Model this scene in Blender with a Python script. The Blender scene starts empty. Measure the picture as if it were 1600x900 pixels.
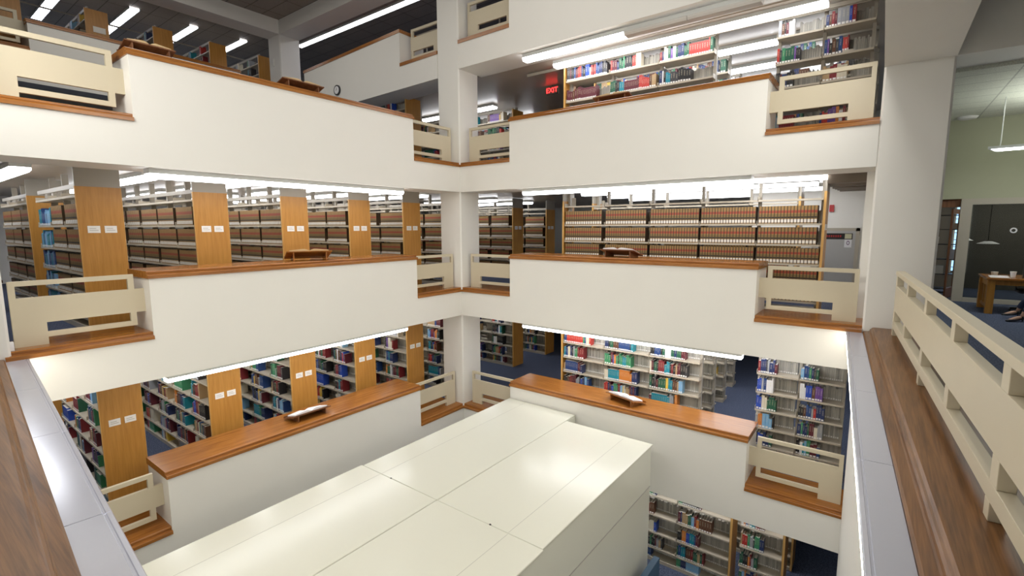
import bpy, bmesh, math, random
from mathutils import Vector, Matrix
SC = bpy.context.scene
COL = SC.collection
# ------------------------------------------------------------------ camera
FPX = 763.84; YAW = .6454; PITCH = -.1233; ROLL = -.0028
CAM = Vector((9.4095, -10.1310, 1.7989))
_sy, _cy = math.sin(YAW), math.cos(YAW)
F_ = Vector((-_sy*math.cos(PITCH), _cy*math.cos(PITCH), math.sin(PITCH)))
R0 = Vector((_cy, _sy, 0)); U0 = R0.cross(F_)
R_ = math.cos(ROLL)*R0 + math.sin(ROLL)*U0
U_ = -math.sin(ROLL)*R0 + math.cos(ROLL)*U0
cd = bpy.data.cameras.new('camera'); cam = bpy.data.objects.new('camera', cd); COL.objects.link(cam)
cd.sensor_width = 36; cd.lens = FPX/1600*36; cd.clip_start = .05; cd.clip_end = 200
M = Matrix((R_, U_, -F_)).transposed().to_4x4(); M.translation = CAM
cam.matrix_world = M
SC.camera = cam
# ------------------------------------------------------------------ world, exposure, large lights
w = bpy.data.worlds.new('world'); SC.world = w; w.use_nodes = True
w.node_tree.nodes['Background'].inputs[0].default_value = (.75, .85, 1, 1)
w.node_tree.nodes['Background'].inputs[1].default_value = .25
SC.view_settings.view_transform = 'Standard'; SC.view_settings.look = 'None'
SC.view_settings.exposure = 0.50; SC.view_settings.gamma = 1; SC.view_settings.use_curve_mapping = False
EM = 6.5          # brightness of the fluorescent diffusers
def area(name, loc, sx, sy, power, color=(1, .95, .88), rot=(0, 0, 0)):
    d = bpy.data.lights.new(name, 'AREA'); d.shape = 'RECTANGLE'; d.size = sx; d.size_y = sy
    d.energy = power; d.color = color
    o = bpy.data.objects.new(name, d); COL.objects.link(o); o.location = loc; o.rotation_euler = rot
    return o
area('atrium_ceiling_light', (3.8, -4.2, 9.3), 5, 5, 120, (1, .97, .92))
area('east_fascia_fill', (9.15, -3.8, 4.7), .6, 6, 135, (1, .975, .92), (0, math.radians(58), 0))  # unseen frontal fill, added to brighten the west fascias
area('south_fascia_fill', (2.9, -9.7, 4.7), 5.4, .6, 130, (1, .975, .92), (math.radians(58), 0, 0))  # unseen frontal fill, added to brighten the north fascias
area('upper_void_fill', (-4.6, -5.2, 9.3), 5, 5, 130, (1, .96, .88))  # added fill that lifts the clock wall and upper void
area('walkway_light', (11.6, -4, 4.1), 2.5, 6, 8, (1, .97, .9))
area('glazed_room_fill', (12.5, 7.6, 2.85), 2, 1.5, 45, (1, .93, .8))  # fill added so the interior behind the glass is not black
area('reading_room_light', (12.5, 3.2, 4.1), 3, 3, 20, (.97, 1, .93))
area('reading_room_uplight', (12.2, 2.9, 3.36), .3, 2.2, 34, (.97, 1, .93), (math.pi, 0, 0))
area('south_walkway_light', (5.5, -12.6, 2.9), 9, 2, 22, (1, .96, .9))
# ------------------------------------------------------------------ materials
def sock(n, name):
    return n.inputs[name]
def new_mat(name):
    m = bpy.data.materials.new(name); m.use_nodes = True
    nt = m.node_tree; b = nt.nodes['Principled BSDF']
    return m, nt, b
def mat(name, col, rough=.5, metal=0, noise=0, nscale=8, bump=0, bscale=60, spec=.5):
    m, nt, b = new_mat(name)
    b.inputs['Base Color'].default_value = (*col, 1); b.inputs['Roughness'].default_value = rough
    b.inputs['Metallic'].default_value = metal; b.inputs['Specular IOR Level'].default_value = spec
    tc = nt.nodes.new('ShaderNodeTexCoord')
    if noise:
        n = nt.nodes.new('ShaderNodeTexNoise'); n.inputs['Scale'].default_value = nscale; n.inputs['Detail'].default_value = 4
        nt.links.new(tc.outputs['Object'], n.inputs['Vector'])
        r = nt.nodes.new('ShaderNodeMapRange'); r.inputs[3].default_value = 1-noise; r.inputs[4].default_value = 1+noise
        nt.links.new(n.outputs['Fac'], r.inputs[0])
        mx = nt.nodes.new('ShaderNodeVectorMath'); mx.operation = 'SCALE'; mx.inputs[0].default_value = col
        nt.links.new(r.outputs[0], mx.inputs['Scale']); nt.links.new(mx.outputs[0], b.inputs['Base Color'])
    if bump:
        n = nt.nodes.new('ShaderNodeTexNoise'); n.inputs['Scale'].default_value = bscale
        nt.links.new(tc.outputs['Object'], n.inputs['Vector'])
        bp = nt.nodes.new('ShaderNodeBump'); bp.inputs['Strength'].default_value = bump; bp.inputs['Distance'].default_value = .01
        nt.links.new(n.outputs['Fac'], bp.inputs['Height']); nt.links.new(bp.outputs[0], b.inputs['Normal'])
    return m
def wood(name, c1, c2, axis=1, rough=.35, scale=1.0):
    """oak: long streaks along one axis with fine dark pores"""
    m, nt, b = new_mat(name)
    tc = nt.nodes.new('ShaderNodeTexCoord'); mp = nt.nodes.new('ShaderNodeMapping')
    s = [14*scale]*3; s[axis] = .9*scale; mp.inputs['Scale'].default_value = s
    nt.links.new(tc.outputs['Object'], mp.inputs['Vector'])
    n = nt.nodes.new('ShaderNodeTexNoise'); n.inputs['Scale'].default_value = 1.6; n.inputs['Detail'].default_value = 6; n.inputs['Distortion'].default_value = .6
    nt.links.new(mp.outputs[0], n.inputs['Vector'])
    mp2 = nt.nodes.new('ShaderNodeMapping'); s2 = [110*scale]*3; s2[axis] = 4*scale; mp2.inputs['Scale'].default_value = s2
    nt.links.new(tc.outputs['Object'], mp2.inputs['Vector'])
    n2 = nt.nodes.new('ShaderNodeTexNoise'); n2.inputs['Scale'].default_value = 1; n2.inputs['Detail'].default_value = 3
    nt.links.new(mp2.outputs[0], n2.inputs['Vector'])
    mth = nt.nodes.new('ShaderNodeMath'); mth.operation = 'MULTIPLY_ADD'; mth.inputs[1].default_value = .6
    nt.links.new(n.outputs['Fac'], mth.inputs[0])
    m2 = nt.nodes.new('ShaderNodeMath'); m2.operation = 'MULTIPLY'; m2.inputs[1].default_value = .4
    nt.links.new(n2.outputs['Fac'], m2.inputs[0]); nt.links.new(m2.outputs[0], mth.inputs[2])
    r = nt.nodes.new('ShaderNodeValToRGB'); r.color_ramp.elements[0].position = .36; r.color_ramp.elements[1].position = .64
    r.color_ramp.elements[0].color = (*c1, 1); r.color_ramp.elements[1].color = (*c2, 1)
    nt.links.new(mth.outputs[0], r.inputs[0]); nt.links.new(r.outputs[0], b.inputs['Base Color'])
    b.inputs['Roughness'].default_value = rough
    return m
def emis(name, col, s):
    m, nt, b = new_mat(name)
    b.inputs['Base Color'].default_value = (*col, 1)
    b.inputs['Emission Color'].default_value = (*col, 1); b.inputs['Emission Strength'].default_value = s
    return m
def tile_mat(name, col, tile=1.22, tiley=.61, line=.3, rough=.7):
    m, nt, b = new_mat(name)
    tc = nt.nodes.new('ShaderNodeTexCoord')
    br = nt.nodes.new('ShaderNodeTexBrick'); br.offset = 0; br.inputs['Scale'].default_value = 1
    br.inputs['Brick Width'].default_value = tile; br.inputs['Row Height'].default_value = tiley
    br.inputs['Mortar Size'].default_value = .012; br.inputs['Mortar Smooth'].default_value = 0
    br.inputs['Color1'].default_value = (*col, 1); br.inputs['Color2'].default_value = (*[c*.93 for c in col], 1)
    br.inputs['Mortar'].default_value = (*[c*line for c in col], 1)
    nt.links.new(tc.outputs['Object'], br.inputs['Vector'])
    n = nt.nodes.new('ShaderNodeTexNoise'); n.inputs['Scale'].default_value = 90; n.inputs['Detail'].default_value = 2
    nt.links.new(tc.outputs['Object'], n.inputs['Vector'])
    rr = nt.nodes.new('ShaderNodeMapRange'); rr.inputs[1].default_value = .35; rr.inputs[2].default_value = .65; rr.inputs[3].default_value = .8; rr.inputs[4].default_value = 1.1
    nt.links.new(n.outputs['Fac'], rr.inputs[0])
    vm = nt.nodes.new('ShaderNodeVectorMath'); vm.operation = 'SCALE'
    nt.links.new(br.outputs['Color'], vm.inputs[0]); nt.links.new(rr.outputs[0], vm.inputs['Scale'])
    nt.links.new(vm.outputs[0], b.inputs['Base Color']); b.inputs['Roughness'].default_value = rough
    return m
M_ = {}
M_['wall'] = mat('wall_paint', (.85, .835, .785), .6, noise=.02, nscale=1.5)
M_['green_wall'] = mat('green_wall_paint', (.45, .46, .32), .6, noise=.02)
M_['oak_y'] = wood('oak_along_y', (.25, .088, .018), (.41, .165, .034), 1, .22)
M_['oak_x'] = wood('oak_along_x', (.25, .088, .018), (.41, .165, .034), 0, .22)
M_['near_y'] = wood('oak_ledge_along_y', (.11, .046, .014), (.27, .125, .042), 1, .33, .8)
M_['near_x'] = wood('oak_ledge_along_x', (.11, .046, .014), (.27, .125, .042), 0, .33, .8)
M_['panel'] = wood('oak_end_panel', (.42, .19, .032), (.53, .255, .05), 2, .38)
M_['panel_edge'] = wood('oak_panel_edge', (.62, .35, .10), (.72, .43, .14), 2, .4)
M_['dkwood'] = wood('dark_wood', (.13, .05, .02), (.24, .10, .04), 2, .4)
M_['rail'] = mat('cream_rail_paint', (.64, .57, .42), .45, noise=.02, nscale=3)
M_['steel'] = mat('beige_shelf_steel', (.36, .325, .265), .45, noise=.03, nscale=3)
M_['shelf'] = mat('cream_shelf_steel', (.52, .46, .36), .4)
M_['greycap'] = mat('grey_metal_cap', (.60, .62, .71), .18, metal=.2, noise=.015)
M_['box'] = mat('white_sheet_metal', (.71, .71, .61), .22, noise=.01, nscale=.8)
M_['seam'] = mat('seam_grey', (.38, .37, .33), .6)
M_['housing'] = mat('lamp_housing', (.66, .68, .66), .4)
M_['lamp'] = emis('fluorescent_diffuser', (.96, .97, 1), EM)
M_['lamp_dim'] = emis('fluorescent_troffer', (.95, .95, 1), 7.0)
M_['cove'] = emis('cove_diffuser', (1, .93, .80), 11)
M_['unlit'] = mat('unlit_diffuser', (.62, .60, .56), .35)
M_['pages'] = mat('paper_pages', (.68, .64, .55), .8, noise=.06, nscale=40)
M_['paper'] = mat('white_paper', (.86, .86, .88), .7)
M_['card'] = mat('label_card', (.83, .82, .78), .5)
M_['black'] = mat('black_plastic', (.02, .02, .022), .4)
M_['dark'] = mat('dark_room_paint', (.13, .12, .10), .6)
M_['blue'] = mat('blue_partition', (.045, .10, .17), .55)
M_['ceil'] = mat('brown_ceiling', (.46, .39, .31), .32, noise=.06, nscale=2)
M_['acoustic'] = tile_mat('acoustic_tile', (.34, .29, .245), 1.22, .61, .35)
M_['tile'] = tile_mat('white_ceiling_tile', (.70, .72, .62), 1.22, .61, .6)
M_['glass'] = mat('dark_glass', (.03, .035, .035), .06)
M_['frame'] = mat('storefront_frame', (.50, .46, .38), .45)
M_['door'] = mat('grey_door_paint', (.50, .50, .49), .45)
M_['red'] = mat('red_paint', (.5, .03, .03), .4)
M_['exit'] = emis('exit_red', (1, .02, .02), 6)
M_['sky'] = emis('daylight_pane', (.35, .62, .9), 1.1)
M_['carpet'] = None
def carpet(name, c1, c2):
    m, nt, b = new_mat(name)
    tc = nt.nodes.new('ShaderNodeTexCoord')
    n = nt.nodes.new('ShaderNodeTexNoise'); n.inputs['Scale'].default_value = 45; n.inputs['Detail'].default_value = 5
    nt.links.new(tc.outputs['Object'], n.inputs['Vector'])
    r = nt.nodes.new('ShaderNodeValToRGB'); r.color_ramp.elements[0].position = .38; r.color_ramp.elements[1].position = .64
    r.color_ramp.elements[0].color = (*c1, 1); r.color_ramp.elements[1].color = (*c2, 1)
    nt.links.new(n.outputs['Fac'], r.inputs[0]); nt.links.new(r.outputs[0], b.inputs['Base Color'])
    b.inputs['Roughness'].default_value = .95; b.inputs['Specular IOR Level'].default_value = .1
    return m
M_['carpet'] = carpet('blue_carpet', (.05, .062, .10), (.13, .155, .235))
def cover_mat(name, attr):
    m, nt, b = new_mat(name)
    if attr:
        a = nt.nodes.new('ShaderNodeAttribute'); a.attribute_name = 'Col'; colr = a.outputs['Color']
    else:
        a = nt.nodes.new('ShaderNodeObjectInfo'); colr = a.outputs['Color']
    uv = nt.nodes.new('ShaderNodeUVMap'); uv.uv_map = 'UVMap'
    sp = nt.nodes.new('ShaderNodeSeparateXYZ'); nt.links.new(uv.outputs[0], sp.inputs[0])
    def band(o, lo, hi):
        g = nt.nodes.new('ShaderNodeMath'); g.operation = 'GREATER_THAN'; g.inputs[1].default_value = lo; nt.links.new(o, g.inputs[0])
        l = nt.nodes.new('ShaderNodeMath'); l.operation = 'LESS_THAN'; l.inputs[1].default_value = hi; nt.links.new(o, l.inputs[0])
        q = nt.nodes.new('ShaderNodeMath'); q.operation = 'MULTIPLY'; nt.links.new(g.outputs[0], q.inputs[0]); nt.links.new(l.outputs[0], q.inputs[1])
        return q.outputs[0]
    def mul(p, q_):
        q = nt.nodes.new('ShaderNodeMath'); q.operation = 'MULTIPLY'; nt.links.new(p, q.inputs[0]); nt.links.new(q_, q.inputs[1]); return q.outputs[0]
    def mix(f, a_, c):
        x = nt.nodes.new('ShaderNodeMix'); x.data_type = 'RGBA'
        nt.links.new(f, x.inputs[0]); nt.links.new(a_, x.inputs[6])
        if isinstance(c, tuple): x.inputs[7].default_value = (*c, 1)
        else: nt.links.new(c, x.inputs[7])
        return x.outputs[2]
    title = mul(band(sp.outputs[0], .3, .7), band(sp.outputs[1], .45, .85))
    wv = nt.nodes.new('ShaderNodeTexNoise'); wv.inputs['Scale'].default_value = 26; nt.links.new(uv.outputs[0], wv.inputs['Vector'])
    title = mul(title, band(wv.outputs['Fac'], .56, 1))
    lab = mul(band(sp.outputs[0], .12, .88), band(sp.outputs[1], .04, .16))
    c = mix(title, colr, (.62, .56, .40)); c = mix(lab, c, (.82, .81, .78))
    nt.links.new(c, b.inputs['Base Color']); b.inputs['Roughness'].default_value = .45
    return m
def law_mat(name):
    m, nt, b = new_mat(name)
    uv = nt.nodes.new('ShaderNodeUVMap'); uv.uv_map = 'UVMap'
    sp = nt.nodes.new('ShaderNodeSeparateXYZ'); nt.links.new(uv.outputs[0], sp.inputs[0])
    r = nt.nodes.new('ShaderNodeValToRGB'); r.color_ramp.interpolation = 'CONSTANT'
    tan = (.31, .185, .060, 1); ol = (.21, .14, .045, 1); red = (.34, .06, .03, 1); blk = (.025, .02, .018, 1); wh = (.80, .77, .70, 1)
    stops = [(0, tan), (.07, wh), (.25, tan), (.31, blk), (.39, ol), (.55, tan), (.60, red), (.75, tan)]
    e = r.color_ramp.elements; e[0].position = 0; e[0].color = tan; e[1].position = .07; e[1].color = wh
    for p, c in stops[2:]:
        k = e.new(p); k.color = c
    nt.links.new(sp.outputs[1], r.inputs[0])
    g = nt.nodes.new('ShaderNodeMath'); g.operation = 'ABSOLUTE'
    s = nt.nodes.new('ShaderNodeMath'); s.operation = 'SUBTRACT'; s.inputs[1].default_value = .5
    nt.links.new(sp.outputs[0], s.inputs[0]); nt.links.new(s.outputs[0], g.inputs[0])
    k = nt.nodes.new('ShaderNodeMath'); k.operation = 'GREATER_THAN'; k.inputs[1].default_value = .40; nt.links.new(g.outputs[0], k.inputs[0])
    x = nt.nodes.new('ShaderNodeMix'); x.data_type = 'RGBA'; nt.links.new(k.outputs[0], x.inputs[0]); nt.links.new(r.outputs[0], x.inputs[6])
    x.inputs[7].default_value = (.07, .042, .02, 1)
    nt.links.new(x.outputs[2], b.inputs['Base Color']); b.inputs['Roughness'].default_value = .5
    return m
M_['cover'] = cover_mat('book_cloth', False); M_['cover_rest'] = cover_mat('book_cloth_rows', True)
M_['law'] = law_mat('law_book_cloth')
# ------------------------------------------------------------------ mesh helpers
class MB:
    def __init__(s): s.v = []; s.f = []; s.mi = []
    def box(s, x0, x1, y0, y1, z0, z1, mi=0, T=None):
        n = len(s.v)
        P = [(x0, y0, z0), (x1, y0, z0), (x1, y1, z0), (x0, y1, z0), (x0, y0, z1), (x1, y0, z1), (x1, y1, z1), (x0, y1, z1)]
        s.v += [T(*p) for p in P] if T else P
        for q in ((0, 3, 2, 1), (4, 5, 6, 7), (0, 1, 5, 4), (1, 2, 6, 5), (2, 3, 7, 6), (3, 0, 4, 7)):
            s.f.append([n+i for i in q]); s.mi.append(mi)
        return s
    def prism(s, prof, a0, a1, axis, mi=0, T=None, caps=True):
        """profile [(p,z)] swept from a0 to a1 along axis 'x' or 'y'"""
        n = len(s.v); k = len(prof)
        for a in (a0, a1):
            for p, z in prof:
                q = (a, p, z) if axis == 'x' else (p, a, z)
                s.v.append(T(*q) if T else q)
        for i in range(k):
            j = (i+1) % k; s.f.append([n+i, n+j, n+k+j, n+k+i]); s.mi.append(mi)
        if caps:
            s.f.append([n+i for i in range(k)][::-1]); s.mi.append(mi)
            s.f.append([n+k+i for i in range(k)]); s.mi.append(mi)
        return s
    def cyl(s, c, r, h, n=20, mi=0, r2=None, axis='z'):
        r2 = r if r2 is None else r2; b = len(s.v)
        for zz, rr in ((0, r), (h, r2)):
            for i in range(n):
                a = 2*math.pi*i/n; p, q = rr*math.cos(a), rr*math.sin(a)
                s.v.append({'z': (c[0]+p, c[1]+q, c[2]+zz), 'y': (c[0]+p, c[1]+zz, c[2]+q), 'x': (c[0]+zz, c[1]+p, c[2]+q)}[axis])
        for i in range(n):
            j = (i+1) % n; s.f.append([b+i, b+j, b+n+j, b+n+i]); s.mi.append(mi)
        s.f.append([b+i for i in range(n)][::-1]); s.mi.append(mi)
        s.f.append([b+n+i for i in range(n)]); s.mi.append(mi)
        return s
    def tube(s, p, q, r, n=8, mi=0):
        p, q = Vector(p), Vector(q); d = (q-p).normalized(); a = d.orthogonal().normalized(); b_ = d.cross(a); b = len(s.v)
        for c in (p, q):
            for i in range(n):
                t = 2*math.pi*i/n; s.v.append(tuple(c+a*r*math.cos(t)+b_*r*math.sin(t)))
        for i in range(n):
            j = (i+1) % n; s.f.append([b+i, b+j, b+n+j, b+n+i]); s.mi.append(mi)
        s.f.append([b+i for i in range(n)][::-1]); s.f.append([b+n+i for i in range(n)]); s.mi += [mi, mi]
        return s
    def mesh(s, name, mats):
        me = bpy.data.meshes.new(name); me.from_pydata([tuple(v) for v in s.v], [], s.f)
        for m in (mats if isinstance(mats, (list, tuple)) else [mats]): me.materials.append(m)
        me.polygons.foreach_set('material_index', s.mi)
        bm = bmesh.new(); bm.from_mesh(me); bmesh.ops.recalc_face_normals(bm, faces=bm.faces); bm.to_mesh(me); bm.free()
        me.update(); return me
    def obj(s, name, mats, parent=None, bevel=0, smooth=False):
        me = s.mesh(name, mats); o = bpy.data.objects.new(name, me); COL.objects.link(o)
        if parent: o.parent = parent; o.matrix_parent_inverse = Matrix.Translation(-parent.location) if parent.rotation_euler[2] == 0 else parent.matrix_basis.inverted()
        if bevel:
            b = o.modifiers.new('bevel', 'BEVEL'); b.width = bevel; b.segments = 2; b.limit_method = 'ANGLE'
        if smooth:
            for p in me.polygons: p.use_smooth = True
        return o
def struct(o): o['kind'] = 'structure'; return o
def SB(name, m, *boxes):
    for q in boxes: struct(MB().box(*q).obj(name, m))
def tag(o, label, cat, group=None, kind=None):
    o['label'] = label; o['category'] = cat
    if group: o['group'] = group
    if kind: o['kind'] = kind
    return o
def empty(name, loc):
    o = bpy.data.objects.new(name, None); COL.objects.link(o); o.location = loc; o.empty_display_size = .1; return o
# ------------------------------------------------------------------ levels
FL = {0: -6.86, 1: -3.424, 2: 0.0, 3: 3.45}
NAMES = {0: 'ground floor', 1: 'lower gallery', 2: 'middle gallery', 3: 'upper gallery', 4: 'top gallery'}
CB, BB = .993, -.678          # coping underside and beam underside above the gallery ledge
D = .95                       # depth of the parapets
LN, LF, RF, RN = -7.385, -1.66, 1.71, 7.575
XR = 9.25                     # left face of the right pillar
def coping(a0, a1, z, axis, front, sgn, depth=D, ends=(True, True), m=None):
    """two stepped oak coping; front = coordinate of the facade plane, sgn = direction into the building"""
    m = m or M_['oak_'+axis]
    b = MB()
    f = front
    prof = [(f-sgn*.03, z), (f-sgn*.03, z+.05), (f-sgn*.02, z+.06), (f+sgn*.03, z+.062), (f+sgn*.035, z+.075), (f+sgn*.03, z+.085), (f+sgn*.03, z+.108), (f+sgn*.045, z+.118),
            (f+sgn*depth, z+.118), (f+sgn*depth, z)]
    e0 = -.02 if ends[0] else 0; e1 = .02 if ends[1] else 0
    b.prism(prof, a0+e0, a1+e1, axis)
    return b
trim_n = [0]
def trim(b, m):
    trim_n[0] += 1
    return struct(b.obj('trim_%d' % trim_n[0], m))
# facades -----------------------------------------------------------
for fl in (1, 2, 3):
    z = FL[fl]
    for nm, q in (('wall_west', ((-9.1 if fl != 3 else -10.6), LN, LF, 0)), ('wall_north', (0, RF, RN, XR))):
        b = MB(); a0, a1, a2, a3 = q     # one continuous face: beam with the parapet standing on its middle
        pr_ = [(a0, z+BB), (a3, z+BB), (a3, z), (a2, z), (a2, z+CB), (a1, z+CB), (a1, z), (a0, z)]
        if nm == 'wall_west': b.prism([(p, q_) for p, q_ in pr_], -D, 0, 'x')
        else: b.prism(pr_, 0, D, 'y')
        struct(b.obj(nm, M_['wall']))
    # oak copings and notch ledges
    trim(coping(LN, LF, z+CB, 'y', 0, -1), M_['oak_y'])
    trim(coping(RF, RN, z+CB, 'x', 0, 1), M_['oak_x'])
    trim(coping(LF, 0, z, 'y', 0, -1, ends=(False, False)), M_['oak_y'])
    trim(coping(-9.1 if fl != 3 else -10.6, LN, z, 'y', 0, -1, ends=(False, False)), M_['oak_y'])
    trim(coping(0, RF, z, 'x', 0, 1, ends=(False, False)), M_['oak_x'])
    trim(coping(RN, XR, z, 'x', 0, 1, ends=(False, False)), M_['oak_x'])
# top gallery (its west parapet is set back over the double-height part)
Z4, XW = 6.68, -9.44
b = MB()
P = [(-7.48, 5.80), (9.6, 6.10)]
def zb(x): return 5.74+(x+9.44)*.0215 if x < 0 else 6.03+(x)*.008
def zl(x): return zb(x)+.64
def zc(x): return 7.27+(x+7.48)*.042 if x < -2 else 7.5
def sheet(b, xs, zlo, zhi, y0, y1):
    for x0, x1 in zip(xs, xs[1:]):
        n = len(b.v)
        for y in (y0, y1):
            b.v += [(x0, y, zlo(x0)), (x1, y, zlo(x1)), (x1, y, zhi(x1)), (x0, y, zhi(x0))]
        for q in ((0, 1, 2, 3), (4, 7, 6, 5), (0, 4, 5, 1), (3, 2, 6, 7), (0, 3, 7, 4), (1, 5, 6, 2)): b.f.append([n+i for i in q]); b.mi.append(0)
sheet(b, [-9.02, -.8], zb, zl, 0, D); sheet(b, [0, XR], zb, zl, 0, D); sheet(b, [-7.48, -2.34], zl, zc, 0, D); sheet(b, [RF, RN], zl, zc, 0, D)
struct(b.obj('wall_north', M_['wall']))
b = MB(); sheet(b, [-7.5, -2.32], lambda x: zc(x), lambda x: zc(x)+.09, -.02, D); sheet(b, [-2.34, -.8], lambda x: zl(x), lambda x: zl(x)+.09, -.02, D); sheet(b, [.0, RF], lambda x: zl(x), lambda x: zl(x)+.09, -.02, D)
sheet(b, [-9.02, -7.48], lambda x: zl(x), lambda x: zl(x)+.09, -.02, D); sheet(b, [RF-.02, RN+.02], zc, lambda x: zc(x)+.09, -.02, D)
trim(b, M_['oak_x'])
b = MB(); b.box(XW-D, XW, -10.5, 0, 5.75, 6.60); b.box(XW-D, XW, -6.83, -1.3, 6.6, 7.33); struct(b.obj('wall_west', M_['wall']))
trim(coping(-6.83, -1.3, 7.33, 'y', XW, -1), M_['oak_y']); trim(coping(-10.5, -6.83, 6.6, 'y', XW, -1, ends=(False, False)), M_['oak_y'])
# columns ------------------------------------------------------------
def column(x0, x1, y0, y1, z0, z1, r=.03, name='wall_column'):
    b = MB(); c = [(x0+r, y0), (x1-r, y0), (x1, y0+r), (x1, y1-r), (x1-r, y1), (x0+r, y1), (x0, y1-r), (x0, y0+r)]
    n = 0
    for z in (z0, z1):
        for p in c: b.v.append((p[0], p[1], z))
    k = len(c)
    for i in range(k): b.f.append([i, (i+1) % k, k+(i+1) % k, k+i]); b.mi.append(0)
    b.f.append(list(range(k))[::-1]); b.f.append([k+i for i in range(k)]); b.mi += [0, 0]
    return struct(b.obj(name, M_['wall']))
column(-.8, .0, .0, .8, -6.86, 8.96)
column(-.8, -.0, -9.85, -9.035, -6.86, 5.0)
column(XR, 10.12, .0, .84, -6.86, 4.33)
column(-9.85, -9.02, 0, .8, Z4-3.2, 9.0)
# beams of the top gallery ceiling
b = MB(); b.box(-9.85, -9.02, -16, 0, 8.95, 9.5); b.box(-9.85, 9.6, .01, .8, 8.95, 9.5); struct(b.obj('ceiling_beam', M_['wall']))
# beam along the right railing and the cross beam past the pillar
b = MB(); b.box(XR, 10.12, -16, 0.0, 4.33, 5.6); struct(b.obj('ceiling_beam', M_['wall']))
b = MB(); b.box(XR, 17, 0.0, .84, 4.33, 6.2); struct(b.obj('ceiling_beam', M_['wall']))
b = MB(); b.box(XR, 10.0, .84, 1.0, -6.86, 6.2); struct(b.obj('wall_east', M_['wall']))
# floors and ceilings --------------------------------------------------
W, N, S_, E_ = -13.6, 13.0, -16.0, 17.0
for fl in (0, 1, 2, 3):
    z = FL[fl]
    if fl == 0: SB('floor', M_['carpet'], (W, E_, S_, N, z-.3, z))
    else:
        th = .56
        SB('floor', M_['carpet'], (W, -D, S_, N, z-th, z), (-D, 9.16, D, N, z-th, z), (-D, -.8, 0, D, z-th, z), (-.8, 0, .8, D, z-th, z))
        if fl == 2: SB('floor', M_['carpet'], (9.16, E_, .0, N, z-th, z), (10.35, E_, S_, 0, z-th, z), (-D, 10.35, S_, -10.25, z-th, z))
        zc_ = z-th-.03
        SB('ceiling', M_['ceil'], (W, -D, S_, N, zc_, z-th), (-D, 9.16, D, N, zc_, z-th))
# top gallery slab over the stacks of the upper gallery, and the roof
SB('floor', M_['carpet'], (W-4, XW-D, S_, N, 6.02, 6.6), (XW-D, XR, D, N, 6.10, 6.62))
SB('ceiling', M_['ceil'], (W-4, XW-D, S_, N, 5.98, 6.02), (XW-D, XR, D, N, 6.06, 6.10))
b = MB(); b.box(-24, 9.6, S_, 16, 9.45, 9.6); struct(b.obj('ceiling', M_['acoustic']))
b = MB(); b.box(9.6, E_, S_, 16, 9.0, 9.2); struct(b.obj('ceiling', M_['wall']))
# outer walls
SB('wall_west', M_['wall'], (W-.2, W, S_, N, -7, 5.97), (-24.2, -24, S_, 16, 5.5, 9.5))
SB('wall_north', M_['wall'], (W, 9.16, N, N+.2, -7, 6.1), (-24, 10, 16, 16.2, 6, 9.5))
b = MB(); b.box(-24, E_, S_-.2, S_, -7, 9.5); struct(b.obj('wall_south', M_['wall']))
b = MB(); b.box(E_, E_+.2, S_, 16, -7, 9.5); struct(b.obj('wall_east', M_['wall']))
# wall with the service door behind the stacks, per floor
for fl in (2,):
    z = FL[fl]
    b = MB(); b.box(6.3, 9.3, 5.55, 5.75, z, z+2.86); struct(b.obj('wall_north', M_['wall']))
    b = MB(); b.box(9.12, 9.25, .84, 5.75, z, z+2.86); struct(b.obj('wall_east', M_['wall']))
    b = MB(); b.box(8.2, 9.12, 5.52, 5.55, z, z+.1); struct(b.obj('baseboard_north', M_['frame']))
# ------------------------------------------------------------------ near ledges: slightly skewed to the far facades
def TR(u, v, z):      # right balustrade: u across (outwards), v along towards the camera
    return (9.03+.0604*v+u*.998, -v*.998+.0604*u, z)
def TL(u, v, z):      # left-near balustrade: u across (towards the walkway), v along from the west facade
    return (v*.9966-u*.0815*1.0, -8.87-.0815*v-u*.9966, z)
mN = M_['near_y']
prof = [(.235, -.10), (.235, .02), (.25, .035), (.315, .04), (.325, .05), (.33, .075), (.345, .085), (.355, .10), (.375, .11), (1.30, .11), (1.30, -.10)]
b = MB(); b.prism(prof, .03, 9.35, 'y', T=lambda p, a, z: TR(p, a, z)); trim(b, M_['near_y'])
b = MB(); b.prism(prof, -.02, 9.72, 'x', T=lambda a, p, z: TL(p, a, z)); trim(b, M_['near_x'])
b = MB(); b.box(.16, 1.0, .0, 9.6, -7.0, -.10, T=TR); struct(b.obj('wall_east', M_['wall']))
b = MB(); b.box(.16, 1.0, -.0, 9.6, -7.0, -.10, T=lambda u, v, z: TL(u, v, z)); struct(b.obj('wall_south', M_['wall']))
ordn = ['first', 'second', 'third', 'fourth', 'fifth', 'sixth', 'seventh', 'eighth', 'ninth', 'tenth', 'eleventh', 'twelfth']
def covers(T, cuts, side, m):
    for i, (a, c) in enumerate(zip(cuts, cuts[1:])):
        b = MB(); g = .004
        pr_ = [(0, -.03), (0, -.012), (.006, -.003), (.03, -.001), (.034, -.008), (.046, -.008), (.05, 0), (.232, .0), (.232, -.03), (.02, -.03)]
        if side == 'right': b.prism(pr_, a+g, c-g, 'y', T=lambda p, q, z: T(p, q, z))
        else: b.prism(pr_, a+g, c-g, 'x', T=lambda q, p, z: T(p, q, z))
        o = b.obj('ledge_cover', m)
        tag(o, 'grey metal cover panel outside the %s oak ledge, %s from the far end' % (side+'-hand', ordn[i]), 'metal panel', 'grey metal cover panels along the near ledges')
covers(TR, [.02, 1.9, 3.67, 5.62, 7.55, 9.4], 'right', M_['greycap'])
covers(TL, [0.02, 1.86, 3.69, 5.6, 7.5, 9.35], 'left', M_['greycap'])
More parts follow.
